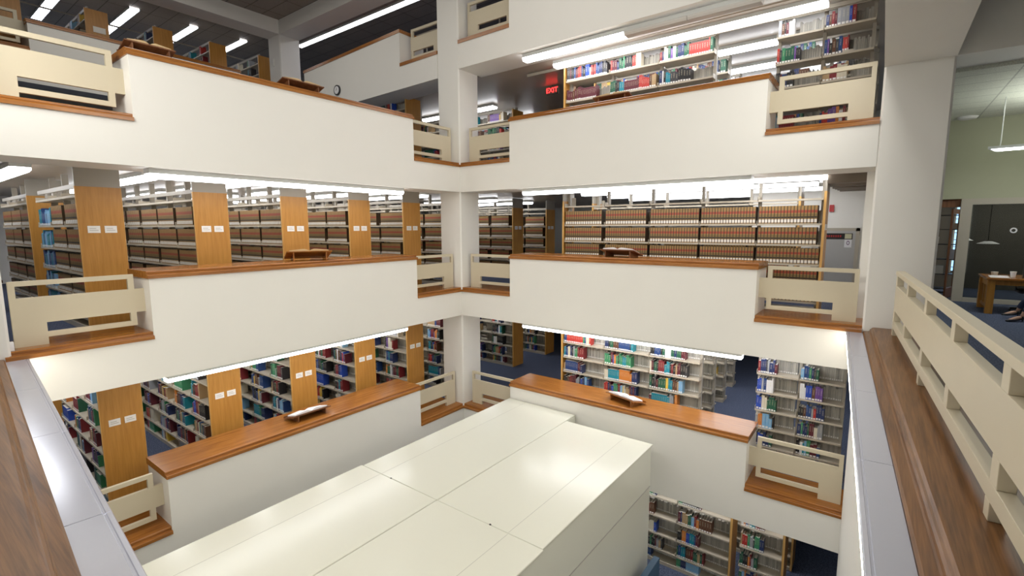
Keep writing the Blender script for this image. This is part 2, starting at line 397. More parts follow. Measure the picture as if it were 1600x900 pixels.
for side, T, ax in (('right', TR, 'y'), ('left', TL, 'x')):
    for i, (a, c) in enumerate(((.1, 2.4), (2.5, 4.8), (4.9, 7.2), (7.3, 9.3))):
        t = empty('cove_light', T(.08, (a+c)/2, -.1)); tag(t, 'strip light under the grey cover of the %s-hand ledge, %s from the far end' % (side, ordn[i]), 'light', 'strip lights under the near ledge covers')
        o = MB().box(.05, .16, a, c, -.10, -.03, T=(T if ax == 'y' else (lambda u, v, z: TL(u, v, z)))).obj('housing', M_['housing'], t)
        o = MB().box(.002, .05, a, c, -.095, -.031, T=(T if ax == 'y' else (lambda u, v, z: TL(u, v, z)))).obj('diffuser', M_['cove'], t)
# ------------------------------------------------------------------ railings
def railing(name, P, L, z, label, solid_at_end=True, group='cream balustrade panels in the parapet notches', slot1=None, attach0=.12, gap=.16):
    """P(s, d, z): s along from the parapet side, d depth.  s=0 at the parapet end, L at the free end."""
    t = empty(name, P(L/2, 0, z+.112)); tag(t, label, 'railing', group)
    d0, d1 = -.03, .03
    def bx(pn, *boxes):
        b = MB()
        for (s0, s1, z0, z1) in boxes: b.box(s0, s1, d0, d1, z+z0, z+z1, T=P)
        return b.obj(pn, M_['rail'], t)
    s0 = attach0; blk = L-.36
    bx('top_rail', (s0, L, .99, 1.06))
    bx('post', (s0, s0+.08, .82, .99)); bx('post', (s0, s0+.08, .225, .44))
    bx('post', (L-.07, L, .82, .99))
    bx('panel', (s0-gap, L, .44, .82))
    bx('end_block', (blk, L, .112, .44))
    bx('bottom_rail', (s0+.08, blk, .225, .30))
    return t
for fl in (1, 2, 3):
    z = FL[fl]; nm = NAMES[fl]
    off = .3
    railing('balustrade', lambda s, d, zz: (-off+d, LF+s, zz), 1.60, z, 'short cream balustrade left of the corner column on the %s' % nm, attach0=.03, gap=.05)
    railing('balustrade', lambda s, d, zz: (RF-s, off+d, zz), 1.60, z, 'short cream balustrade right of the corner column on the %s' % nm, attach0=.03, gap=.05)
    railing('balustrade', lambda s, d, zz: (-off+d, LN-s, zz), 1.575, z, 'cream slotted balustrade at the near end of the %s west parapet' % nm, attach0=.13, gap=.15)
    railing('balustrade', lambda s, d, zz: (RN+s, off+d, zz), 1.575, z, 'cream slotted balustrade at the right end of the %s north parapet' % nm, attach0=.14, gap=.16)
# upper gallery balustrade goes on to the left of the picture
b = None
t = railing('balustrade', lambda s, d, zz: (-.3+d, LN-1.62-s, zz), 1.5, FL[3], 'cream balustrade cut by the left edge of the photo, upper gallery', attach0=.0, gap=.0)
for xx, sg, L, lb in ((-2.34, 1, 1.5, 'short cream balustrade above the clock wall, left of the corner column'), (RF, -1, 1.6, 'cream balustrade right of the corner column at the top of the photo')):
    railing('balustrade', (lambda s, d, zz, xx=xx, sg=sg: (xx+sg*s, .3+d, zz)), L, zl(xx)+.0, lb, attach0=.2, gap=.02)
railing('balustrade', lambda s, d, zz: (XW-.3+d, -6.83-s, zz), 1.6, 6.6, 'cream balustrade at the near end of the far top parapet', attach0=.13, gap=.15)
# long near railing at the right
t = empty('balustrade', TR(.62, 4.6, .11)); tag(t, 'long cream balustrade with open slots on the near right ledge', 'railing')
def RB(pn, boxes, dd=(.0, .085)):
    b = MB()
    for (v0, v1, z0, z1) in boxes: b.box(.575+dd[0], .575+dd[1], v0, v1, z0, z1, T=lambda u, v, z: TR(u+.003*v, v, z))
    return b.obj(pn, M_['rail'], t, bevel=.004)
v0, v1 = .55, 9.6
RB('top_rail', [(v0, v1, 1.05, 1.115)], (-.01, .095))
RB('panel', [(v0, v1, .505, .89)])
RB('bottom_rail', [(v0, v1, .225, .34)])
mu = [v0, 1.9, 3.45, 4.9, 6.38, 7.85, 9.3]
for i, v in enumerate(mu):
    RB('upper_mullion', [(v, v+.14, .89, 1.05)]); RB('lower_mullion', [(v, v+.14, .34, .505)])
for v in (v0, 3.42, 6.33, 9.2): RB('foot', [(v, v+.1, .11, .225)])
# ------------------------------------------------------------------ white sheet-metal enclosure
t = empty('metal_enclosure', (3.75, -4.6, -6.86)); tag(t, 'large white sheet metal enclosure rising in the middle of the atrium', 'enclosure')
zt = -2.75
X0, X1, XM = 1.72, 5.86, 3.74
def panelbox(nm, x0, x1, y0, y1, z0, z1): return MB().box(x0, x1, y0, y1, z0, z1).obj(nm, M_['box'], t, bevel=.012)
g = .006
panelbox('top_panel', X0, XM-g, -4.72+g, .06-.09, zt-.04, zt)
panelbox('top_panel', XM+g, X1, -4.72+g, -.48, zt-.04, zt-.004)
panelbox('top_panel', X0-.03, XM-g, -8.85, -4.72-g, zt-.04, zt+.004)
panelbox('top_panel', XM+g, X1+.03, -8.85, -4.72-g, zt-.04, zt+.002)
MB().box(X0+.03, X1-.03, -8.6, -.5, -6.86, zt-.04).obj('side_panel', M_['box'], t)
MB().box(X0+.03, XM, -.5, -.05, -6.86, zt-.04).obj('side_panel', M_['box'], t)
b = MB(); b.box(X1-.03, X1-.022, -8.6, -.5, zt-.95, zt-.935); b.obj('side_seam', M_['seam'], t)
for q in ((X0+.55, X0+.556, -4.7, -.1, zt, zt+.001), (X1-.62, X1-.614, -4.7, -.6, zt-.004, zt-.003), (X0+.55, X0+.556, -8.8, -4.75, zt+.004, zt+.005), (X1-.6, X1-.594, -8.6, -4.75, zt+.002, zt+.003)): MB().box(*q).obj('fold_line', M_['seam'], t)
for (x, y) in ((2.55, -4.72), (4.9, -4.72)):
    MB().cyl((x, y, zt-.005), .018, .01, 10).obj('screw', M_['black'], t)
# blue partition beside it
b = MB().box(6.02, 6.14, -4.6, -.62, -6.86, -5.15).obj('partition', M_['blue']); tag(b, 'dark blue partition beside the white enclosure on the ground floor', 'partition')

# ------------------------------------------------------------------ fluorescent fixtures
def fixture(x0, x1, y0, y1, zt_, label, group, lit=None, n=1, h=.155, lens=.075):
    """strip light with a metal housing above and a glowing wrap-round lens; long side cut in n lenses"""
    t = empty('strip_light', ((x0+x1)/2, (y0+y1)/2, zt_)); tag(t, label, 'ceiling light', group)
    MB().box(x0, x1, y0, y1, zt_-h+lens, zt_).obj('housing', M_['housing'], t)
    alongx = (x1-x0) > (y1-y0); L = (x1-x0) if alongx else (y1-y0)
    for i in range(n):
        a, c = L*i/n+.004, L*(i+1)/n-.004
        m = M_['lamp'] if (lit is None or lit[i]) else M_['unlit']
        w_ = .035
        if alongx:
            pr_ = [(y0+.005, zt_-h+lens), (y0+.005, zt_-h+w_), (y0+w_, zt_-h), (y1-w_, zt_-h), (y1-.005, zt_-h+w_), (y1-.005, zt_-h+lens)]
            b = MB().prism(pr_, x0+a, x0+c, 'x')
        else:
            pr_ = [(x0+.005, zt_-h+lens), (x0+.005, zt_-h+w_), (x0+w_, zt_-h), (x1-w_, zt_-h), (x1-.005, zt_-h+w_), (x1-.005, zt_-h+lens)]
            b = MB().prism(pr_, y0+a, y0+c, 'y')
        b.obj('diffuser', m, t)
    return t
for fl in (0, 1, 2, 3):
    z = (FL[fl+1] if fl < 3 else 6.71)+BB
    if fl == 0: continue
    if fl < 3:
        fixture(-.40, -.15, -7.2, -1.88, z, 'long strip light under the west beam above the %s' % NAMES[fl], 'strip lights under the atrium beams', n=4)
    fixture(2.0, 7.35, .15, .40, z-.0, 'long strip light under the north beam above the %s' % NAMES[fl], 'strip lights under the atrium beams', lit=(1, 1, 1, 1) if fl < 3 else (1, 1, 0, 0), n=4)
CK = [-7.6+1.743*k for k in range(9)]; CK[7] = 4.48; CK[8] = 6.70
for fl in (1, 2, 3):
    zc_ = (FL[fl+1]-.59 if fl < 3 else 6.06)
    ks = range(0, 9) if fl < 3 else range(6, 9)
    for k in ks:
        yc = CK[k]-.87
        if k == 6: continue
        fixture(-5.2, -1.65, yc-.13, yc+.13, zc_, 'strip light over aisle %s from the left, %s' % (ordn[k], NAMES[fl]), 'strip lights over the west stack aisles', n=3)
        if k in (0, 1, 2, 3, 4):
            fixture(-10.0, -6.2, yc-.13, yc+.13, zc_, 'far strip light over aisle %s from the left, %s' % (ordn[k], NAMES[fl]), 'strip lights over the west stack aisles', n=3)
    for k, yc in enumerate((1.22, 2.8, 4.5, 6.2)):
        if fl == 2 and k == 0: fixture(6.9, 8.5, yc-.13, yc+.13, zc_, 'short bright strip light at the right end of the middle gallery', 'strip lights over the north stack aisles', n=2); continue
        fixture(2.3, 8.3 if fl != 2 or k == 0 else 8.2, yc-.13, yc+.13, zc_, 'strip light over aisle %s behind the north parapet, %s' % (ordn[k], NAMES[fl]), 'strip lights over the north stack aisles', n=5)
for k, yc in enumerate((1.22, 2.8)): fixture(2.3, 8.2, yc-.13, yc+.13, FL[1]-.59, 'unseen strip light added over aisle %s to light the ground floor' % ordn[k], 'strip lights added over the ground floor aisles', n=5)  # hidden fixtures, added to brighten the ground floor stacks
# top gallery troffer rows in the dark ceiling
def troffer(x0, x1, y0, y1, label):
    t = empty('recessed_light', ((x0+x1)/2, (y0+y1)/2, 9.45)); tag(t, label, 'ceiling light', 'recessed light rows in the dark top ceiling')
    b = MB(); b.box(x0, x1, y0-.02, y0, 9.38, 9.45); b.box(x0, x1, y1, y1+.02, 9.38, 9.45); b.obj('rim', M_['housing'], t)
    n = max(1, round(abs(x1-x0)/1.3))
    for i in range(n): MB().box(x0+(x1-x0)*i/n+.03, x0+(x1-x0)*(i+1)/n-.03, y0, y1, 9.40, 9.44).obj('diffuser', M_['lamp_dim'], t)
for i, (x0, x1, yc) in enumerate(((-15.9, -12.0, -5.45), (-15.6, -12.0, -3.55), (-14.6, -12.05, -1.68), (-14.0, -12.0, .12))):
    troffer(x0, x1, yc-.14, yc+.14, 'recessed light over the top stacks, %s from the left' % ordn[i])
troffer(-10.9, -1.0, 1.72, 1.98, 'longest recessed light row, running behind the clock wall')
troffer(-1.0, 5.0, 4.4, 4.66, 'recessed light row behind the top balustrades')
# ------------------------------------------------------------------ shelving
BOOKS = []      # dicts waiting to be built
rnd = random.Random(7)
_cache = {}
def part(nm, key, fn, m, parent, loc):
    if key not in _cache: _cache[key] = fn().mesh(nm, m)
    o = bpy.data.objects.new(nm, _cache[key]); COL.objects.link(o); o.parent = parent; o.location = Vector(loc)-parent.location
    return o
def shelving(x0, x1, yf, z0, zs, nb, label, group, ctx, kind, top=2.5, depth=.5, panels='LR', front=True, header=True, cards=True, fill=1.0, ztop=None, pal=None, base=True, back=True, right_steel=False, far=False):
    """double-faced range along x; front faces -y at yf."""
    t = empty('shelving_range', ((x0+x1)/2, yf+depth/2, z0)); tag(t, label, 'bookshelf', group)
    bw = (x1-x0)/nb; ztop = ztop or top
    for i in range(nb+1):
        x = x0+bw*i
        part('upright', ('up', round(ztop, 3)), lambda: MB().box(-.03, .03, -.05, .05, 0, ztop), M_['steel'], t, (min(max(x, x0+.03), x1-.03), yf+depth/2, z0))
        if not far:
            part('side_bracket', ('sb', round(zs[0], 3), round(depth, 3)), lambda: MB().box(-.006, .006, 0, depth, .1, zs[0]+.0), M_['steel'], t, (min(max(x, x0+.01), x1-.01), yf, z0)) if False else None
    for z in zs:
        for i in range(nb):
            def mk():
                b = MB(); b.box(.012, bw-.012, .0, depth, -.018, 0); b.box(.012, bw-.012, -.004, .008, -.034, .004)
                b.box(.006, .012, 0, .22, -.03, .07); b.box(bw-.012, bw-.006, 0, .22, -.03, .07); return b
            part('shelf', ('sh', round(bw, 3), round(depth, 3)), mk, M_['shelf'], t, (x0+bw*i, yf, z0+z))
    if base:
        part('base_shelf', ('bs', round(x1-x0, 3), round(depth, 3)), lambda: MB().box(0, x1-x0, 0, depth, 0, .09), M_['shelf'], t, (x0, yf, z0))
    if header:
        part('header', ('hd', round(x1-x0, 3)), lambda: MB().box(0, x1-x0, -.02, .02, -.045, .03), M_['steel'], t, (x0, yf+.06, z0+top+.03))
    for s in panels:
        x = x0-.045 if s == 'L' else x1
        def mk():
            b = MB(); b.box(.003, .042, -.028, depth+.028, .02, top); b.box(.0, .045, -.034, -.028, .02, top, 1); b.box(.0, .045, depth+.028, depth+.034, .02, top, 1); return b
        o = part('end_panel', ('ep', round(top, 3), round(depth, 3)), mk, [M_['panel'], M_['panel_edge']], t, (x, yf, z0))
        if cards and s == 'R':
            for q in (-.115, .115):
                def mc():
                    b = MB(); b.box(.042, .048, -.085, .085, -.06, .06); b.box(.048, .0485, -.06, .06, -.02, -.012, 1); b.box(.048, .0485, -.06, .03, .012, .02, 1); return b
                c = part('label_card', 'card', mc, [M_['card'], M_['seam']], o, (0, 0, 0)); c.location = (0, depth/2+q, 1.785)
        if ztop > top+.1:
            part('end_cap', ('ec', round(ztop-top, 3), round(depth, 3)), lambda: MB().box(.003, .042, -.028, depth+.028, 0, ztop-top), M_['steel'], t, (x, yf, z0+top))
    if front:
        for si, z in enumerate(zs+([.09] if base else [])):
            top_gap = (zs[si-1]-z-.04) if si else .34
            if si == 0 and kind == 'law':
                for i in range(nb):
                    for q in range(2 if nb > 2 else 3):
                        BOOKENDS.append((x0+bw*i+bw*(q+.5)/2+rnd.uniform(-.1, .1), yf+.12, z0+z))
                continue
            for i in range(nb):
                fill_bay(x0+bw*i+.02, x0+bw*(i+1)-.02, yf+.02, z0+z, min(top_gap, .40), kind, ctx, si, i, nb, fill, pal)
                if back: BACKS.append((x0+bw*i+.03, x0+bw*(i+1)-.03, yf+depth-.21, z0+z, min(top_gap, .40), kind))
    return t
BOOKENDS = []; BACKS = []
PAL = [('navy', (.02, .035, .12)), ('dark blue', (.02, .06, .20)), ('royal blue', (.02, .07, .42)), ('black', (.018, .018, .02)), ('charcoal', (.05, .05, .055)),
       ('dark red', (.22, .02, .025)), ('red', (.50, .04, .03)), ('maroon', (.12, .018, .03)), ('brown', (.12, .05, .025)), ('orange', (.65, .22, .04)),
       ('tan', (.45, .30, .15)), ('cream', (.70, .64, .50)), ('white', (.78, .78, .78)), ('grey', (.32, .33, .35)), ('dark green', (.02, .11, .06)),
       ('green', (.05, .26, .12)), ('teal', (.01, .24, .32)), ('light blue', (.22, .45, .68)), ('purple', (.16, .07, .30)), ('yellow', (.75, .50, .06))]
def pick(pal):
    if pal: return PAL[[p[0] for p in PAL].index(rnd.choice(pal))]
    return rnd.choices(PAL, (5, 4, 1.6, 5, 3, 4, 2, 4, 4, 1, 3, 2, 1.5, 3, 4, 2, 2, 1.2, 1, .8))[0]
def fill_bay(x0, x1, y, z, hmax, kind, ctx, si, bi, nb, fill, pal):
    if ctx == 'middle gallery, first west range' and bi == 0: kind, pal, fill = 'blue', ['light blue', 'teal', 'dark blue'], 1.3
    if ctx == 'upper gallery, first north range' and bi == 0 and si in (1, 2): pal = ['maroon', 'brown', 'maroon']
    if hmax < .14: return
    x = x0+.005; n = 0
    if kind == 'law':
        h = min(.365, hmax-.035); end = x1-rnd.choice((0, 0, .06, .12))
        wd = rnd.choice((.06, .064, .068))
        while x+wd < end:
            BOOKS.append(dict(k='law', x=x, y=y, z=z, w=wd-.003, h=h, d=.24, c=None, nm='', ctx=ctx, s=si, b=bi, nb=nb, n=n)); x += wd; n += 1
        return
    lim = x0+(x1-x0)*(1 if kind == 'blue' else min(1, max(.15, fill*rnd.uniform(.55, 1.05)))); run = 0; col = None
    while x < lim-.03:
        if run <= 0:
            run = rnd.choice((1, 1, 1, 1, 2, 2, 3)); col = pick(pal)
            if rnd.random() < .05: run = 9
            hh = min(rnd.uniform(.25, .34), hmax-.02); ww = rnd.uniform(.028, .066); dd = rnd.uniform(.17, .22)
        w_ = ww if run > 1 else rnd.uniform(.025, .07); h = hh if run > 1 else min(rnd.uniform(.22, .35), hmax-.02)
        if x+w_ > x1: break
        BOOKS.append(dict(k='col', x=x, y=y, z=z, w=w_-.002, h=h, d=dd, c=col[1], nm=col[0], ctx=ctx, s=si, b=bi, nb=nb, n=n)); x += w_; n += 1; run -= 1
ZS = {1: [2.03, 1.61, 1.20, .79, .38], 2: [2.36, 1.86, 1.43, 1.03, .62, .25], 3: [2.16, 1.64, 1.16, .72, .32], 0: [2.25, 1.80, 1.28, .80, .38]}
kinds = {0: 'col', 1: 'col', 2: 'law', 3: 'col'}
for fl in (1, 2, 3):
    for k, yc in enumerate(CK):
        if (fl == 3 and k < 5) or k == 6: continue
        zt_ = (FL[fl+1]-.59-FL[fl]) if fl < 3 else 6.06-FL[3]
        g = 'west stack ranges on the %s' % NAMES[fl]
        lab = 'oak-ended stack range, %s from the left, west side of %s' % (ordn[k], NAMES[fl])
        xe, nbay = (-4.5, 3) if k == 0 else (-8.6, 7)
        xs_ = -1.345
        if fl == 3: xe, nbay = -9.6, 7
        if fl == 3 and k == 5: xs_, nbay = -3.1, 5
        shelving(xe, xs_, yc-.28, FL[fl], ZS[fl], nbay, lab, g, '%s, %s west range' % (NAMES[fl], ordn[k]), kinds[fl], top=2.5, depth=.56, panels='R', ztop=zt_-.01,
                 fill=.75 if fl != 1 else .62)
        if k == 0:
            shelving(-8.6, -5.2, yc-.28, FL[fl], ZS[fl], 3, 'farther stack range in line with the %s west one, %s' % (ordn[k], NAMES[fl]), g, '%s, far west range' % NAMES[fl],
                     kinds[fl], top=2.5, depth=.56, panels='R', cards=False, ztop=zt_-.01, back=False, pal=['dark blue', 'teal', 'light blue'] if (fl == 2 and k == 0) else None)
for fl in (0, 1, 2, 3):
    zt_ = (FL[fl+1]-.59-FL[fl]) if fl < 3 else 6.06-FL[3]
    g = 'north stack ranges on the %s' % NAMES[fl]
    for r, yf in enumerate((1.5, 3.2, 4.9, 6.6) if fl in (1, 3) else (1.5, 3.2)):
        where = ['directly behind the north parapet', 'second row back from the north parapet', 'third row back from the north parapet', 'fourth row back from the north parapet'][r]
        if fl == 2:
            if r == 0: shelving(2.45, 8.44, yf, FL[fl], ZS[fl], 5, 'long oak-ended range of law volumes %s, middle gallery' % where, g, 'long north range, middle gallery', 'law', header=False, top=2.5, panels='LR', ztop=zt_-.01)
            else: shelving(2.45, 7.8, yf, FL[fl], ZS[fl], 5, 'range of law volumes %s, middle gallery' % where, g, 'second north range, middle gallery', 'law', header=False, top=2.5, panels='LR', ztop=zt_-.01, back=False)
            continue
        if fl == 0:
            shelving(3.3, 7.06, yf, FL[fl], ZS[0], 3, 'steel range with oak end panel %s, ground floor' % where, g, 'ground floor, %s range' % ordn[r], 'col', top=2.5, panels='R', cards=False, ztop=2.6, fill=.75)
            shelving(7.26, 8.15, yf, FL[fl], ZS[0][1:], 1, 'single bay with oak end panel %s, ground floor' % where, g, 'ground floor, %s single bay' % ordn[r], 'col', top=2.1, panels='R', cards=False, ztop=2.2, header=False, fill=.7)
            continue
        x1 = 6.2 if r == 0 else 6.2-.12*r
        shelving(2.45, x1, yf, FL[fl], ZS[fl], 3, 'long steel range %s, %s' % (where, NAMES[fl]), g, '%s, %s north range' % (NAMES[fl], ordn[r]), 'col', top=2.5, panels='L', cards=False, ztop=zt_-.01,
                 fill=.8 if fl == 1 else 1.1)
        if r == 0 or fl == 3:
            shelving(7.41, 9.05, yf, FL[fl], ZS[fl], 2, 'short two bay steel range at the right, %s, %s' % (['front row', 'second row', 'third row', 'fourth row'][r], NAMES[fl]), g, '%s, %s short range' % (NAMES[fl], ordn[r]), 'col', top=2.5, panels='', ztop=zt_-.01, fill=.66)
# header rail that bridges the gap on the upper gallery
b = MB().box(1.2, 9.1, 1.5, 1.54, FL[3]+2.50, FL[3]+2.575); o = b.obj('tie_rail', M_['steel']); tag(o, 'long beige steel tie rail above the upper gallery stacks', 'rail')
# top gallery end panels seen above the west parapet
for i, y in enumerate((-7.0, -5.02, -3.26, -1.55, .19)):
    t = shelving(-13.4, -10.45, y-.29, Z4-.05, [1.55, 1.15, .7], 3, 'top gallery stack range with a plain oak end, %s from the left' % ordn[i], 'top gallery stack ranges', 'top gallery, %s range' % ordn[i], 'col',
                 top=1.83 if i else 1.6, depth=.5, panels='R', cards=False, ztop=1.75 if i else 1.5, back=False, fill=.3)
    if i == 1:
        b = MB().box(-10.399, -10.39, -5.17, -4.86, 7.80, 7.97); o = b.obj('notice', M_['card']); tag(o, 'white notice fixed to the second top gallery end panel', 'notice')
for i, x in enumerate((0,)):
    b = MB().box(-12.03, -11.97, -7.2, 1.2, 8.62, 8.66); o = b.obj('tie_rail', M_['steel']); tag(o, 'thin pale tie rail across the tops of the top gallery ranges', 'rail')
b = MB().box(-8.0, .0, 1.5, 1.54, 7.98, 8.05)
for i in range(9): b.box(-7.8+i*1.0, -7.76+i*1.0, 1.5, 1.53, 7.3, 8.0)
o = b.obj('shelf_rail', M_['steel']); tag(o, 'beige shelving top rail showing above the clock wall', 'rail')
# bookends on the empty top shelves
be = None
for i, (x, y, z) in enumerate(BOOKENDS):
    if z < -.1 or y > 5 or x > 2.9: continue
    if be is None:
        b = MB(); b.box(-.004, .004, -.07, .07, 0, .22); b.box(-.004, .10, -.07, .07, 0, .004); be = b.mesh('bookend', M_['steel'])
    o = bpy.data.objects.new('bookend', be); COL.objects.link(o); o.location = (x, y, z+.001); o.rotation_euler = (0, 0, 1.2+rnd.uniform(-.25, .25))
    tag(o, 'grey metal bookend standing on an empty top shelf of law volumes', 'bookend', 'metal bookends on the empty top shelves')

# ------------------------------------------------------------------ book meshes
def book_box(w_, d, h, detail):
    """one book, spine at y=0 facing -y; returns verts, faces, mats, uvs"""
    v = []; f = []; mi = []; uv = []
    def bx(x0, x1, y0, y1, z0, z1, spine=False, m=0, faces='all'):
        n = len(v); v.extend([(x0, y0, z0), (x1, y0, z0), (x1, y1, z0), (x0, y1, z0), (x0, y0, z1), (x1, y0, z1), (x1, y1, z1), (x0, y1, z1)])
        for k, q in enumerate(((0, 1, 5, 4), (1, 2, 6, 5), (3, 0, 4, 7), (2, 3, 7, 6), (4, 5, 6, 7), (0, 3, 2, 1))):
            f.append([n+i for i in q])
            if not detail: mi.append(1 if k in (3, 4) else 0)
            else: mi.append(m)
            uv.append([(0, 0), (1, 0), (1, 1), (0, 1)] if (k == 0 and spine) else [(-1, .5)]*4)
    if not detail: bx(0, w_, 0, d, 0, h, True)
    else:
        t = min(.004, w_*.14)
        bx(0, w_, 0, .006, 0, h, True); bx(0, t, .006, d, 0, h); bx(w_-t, w_, .006, d, 0, h); bx(t, w_-t, .006, d-.004, .003, h-.006, m=1)
    return v, f, mi, uv
def book_mesh(name, w_, d, h, cover):
    v, f, mi, uv = book_box(w_, d, h, True)
    me = bpy.data.meshes.new(name); me.from_pydata(v, [], f); me.materials.append(cover); me.materials.append(M_['pages'])
    me.polygons.foreach_set('material_index', mi)
    l = me.uv_layers.new(name='UVMap'); flat = [c for q in uv for p in q for c in p]; l.data.foreach_set('uv', flat)
    me.update(); return me
def merged(name, items, cover, useCol):
    V = []; Fs = []; MI = []; UV = []; CO = []
    for it in items:
        v, f, mi, uv = book_box(it['w'], it['d'], it['h'], False); n = len(V)
        V += [(a+it['x'], b_+it['y'], c+it['z']) for a, b_, c in v]; Fs += [[n+i for i in q] for q in f]; MI += mi
        for q in uv:
            for p in q: UV += p
            if useCol: CO += [*it['c'], 1]*4
    me = bpy.data.meshes.new(name); me.from_pydata(V, [], Fs); me.materials.append(cover); me.materials.append(M_['pages'])
    me.polygons.foreach_set('material_index', MI)
    l = me.uv_layers.new(name='UVMap'); l.data.foreach_set('uv', UV)
    if useCol:
        a = me.color_attributes.new('Col', 'FLOAT_COLOR', 'CORNER'); a.data.foreach_set('color', CO)
    me.update(); o = bpy.data.objects.new(name, me); COL.objects.link(o); return o

# ------------------------------------------------------------------ open books on their wooden cradles
def open_book(P, z, wdt, dep, mp, label, thick=.05):
    t = empty('open_book', P(0, 0, z)); tag(t, label, 'book', 'open books on cradles')
    for s in (-1, 1):
        n = 8; prof = [(0, 0)]
        for i in range(n+1):
            u = i/n; prof.append((s*u*wdt/2, .012+thick*(math.sin(min(1, u*3)*math.pi/2)*(1-u*.75))))
        prof.append((s*wdt/2, 0))
        b = MB(); k = len(prof)
        for d in (-dep/2, dep/2):
            for p, q in prof: b.v.append(P(p, d, z+.008+q))
        for i in range(k):
            j = (i+1) % k; b.f.append([i, j, k+j, k+i]); b.mi.append(0)
        b.f.append(list(range(k))); b.f.append([k+i for i in range(k)]); b.mi += [0, 0]
        b.obj('page_block', mp, t)
    MB().box(-wdt/2-.012, wdt/2+.012, -dep/2-.01, dep/2+.01, z, z+.009, T=P).obj('cover', M_['dkwood'], t)
    return t
def cradle(cx, cy, z, ang, along, label, blabel, mp, m, wdt=.78, dep=.46, tilt=.30, style='wedge'):
    """sloping board on two cheeks; local p along the parapet, q across it (towards the atrium)"""
    ca, sa = math.cos(ang), math.sin(ang)
    def base(p, q, zz):
        x, y = p*ca-q*sa, p*sa+q*ca
        return (cx+y, cy+x, zz) if along == 'y' else (cx+x, cy-y, zz)
    t = empty('book_cradle', base(0, 0, z)); tag(t, label, 'book stand', 'wooden book cradles on the parapets')
    h0 = .035; 
    for s in (-1, 1):
        b = MB(); n = 0; p0, p1 = s*wdt*.36, s*wdt*.36+.022
        for p in (p0, p1):
            b.v += [base(p, -dep*.42, z), base(p, dep*.42, z), base(p, dep*.42, z+h0+dep*.92*tilt), base(p, -dep*.42, z+h0+dep*.08*tilt)]
        for q in ((0, 1, 2, 3), (4, 7, 6, 5), (0, 4, 5, 1), (3, 2, 6, 7), (0, 3, 7, 4), (1, 5, 6, 2)): b.f.append(list(q)); b.mi.append(0)
        b.obj('cheek', m, t)
    def tl(p, q, zz): return base(p, q*math.cos(math.atan(tilt)), z+h0+(q+dep/2)*math.sin(math.atan(tilt))+(zz-z))
    MB().box(-wdt/2, wdt/2, -dep/2, dep/2, z, z+.02, T=tl).obj('board', m, t)
    MB().box(-wdt/2, wdt/2, -dep/2-.015, -dep/2, z-.005, z+.05, T=tl).obj('lip', m, t)
    open_book(lambda p, q, zz: tl(p, q, zz+.0), z+.021, wdt*.86, dep*.80, mp, blabel)
tan_pages = mat('yellowed_paper', (.62, .45, .24), .7, noise=.05, nscale=12)
M_['tanpages'] = tan_pages
cradle(-.42, -4.36, 1.112, .38, 'y', 'wooden book cradle on the middle gallery west parapet', 'open book with yellowed pages on the middle west parapet', M_['tanpages'], M_['oak_y'], .90, .5, .32)
cradle(-.40, -4.58, FL[1]+CB+.119, .0, 'y', 'wooden book cradle on the lower gallery west parapet', 'open white paged book on the lower west parapet', M_['paper'], M_['dkwood'], .88, .40, .26)
cradle(-.40, -7.00, FL[3]+CB+.119, .0, 'y', 'wooden book cradle at the near end of the upper west parapet', 'open book at the near end of the upper west parapet', M_['tanpages'], M_['dkwood'], .70, .40, .30)
cradle(-.40, -4.38, FL[3]+CB+.119, .0, 'y', 'wooden book cradle halfway along the upper west parapet', 'open book halfway along the upper west parapet', M_['tanpages'], M_['dkwood'], .90, .44, .30)
cradle(4.62, .42, 1.112, .10, 'x', 'wooden book cradle on the middle gallery north parapet', 'open book on the middle north parapet before the law volumes', M_['paper'], M_['dkwood'], .88, .44, .30)
cradle(4.82, .42, FL[1]+CB+.119, .30, 'x', 'wooden book cradle on the lower gallery north parapet', 'open white paged book on the lower north parapet', M_['paper'], M_['oak_x'], .86, .44, .26)
cradle(4.36, .42, FL[3]+CB+.119, .0, 'x', 'wooden book cradle on the upper gallery north parapet', 'open book on the upper north parapet', M_['tanpages'], M_['dkwood'], .88, .40, .28)
# ------------------------------------------------------------------ wall clock
t = empty('wall_clock', (-5.50, -.0, 6.35)); tag(t, 'round white wall clock with a black rim on the upper wall', 'clock')
MB().cyl((-5.50, -.045, 6.37), .165, .045, 32, axis='y').obj('rim', M_['black'], t)
MB().cyl((-5.50, -.048, 6.37), .125, .004, 32, axis='y').obj('face', M_['paper'], t)
b = MB(); b.box(-5.505, -5.495, -.053, -.049, 6.37, 6.45); b.obj('minute_hand', M_['black'], t)
b = MB(); b.box(-5.56, -5.50, -.053, -.049, 6.365, 6.375); b.obj('hour_hand', M_['black'], t)
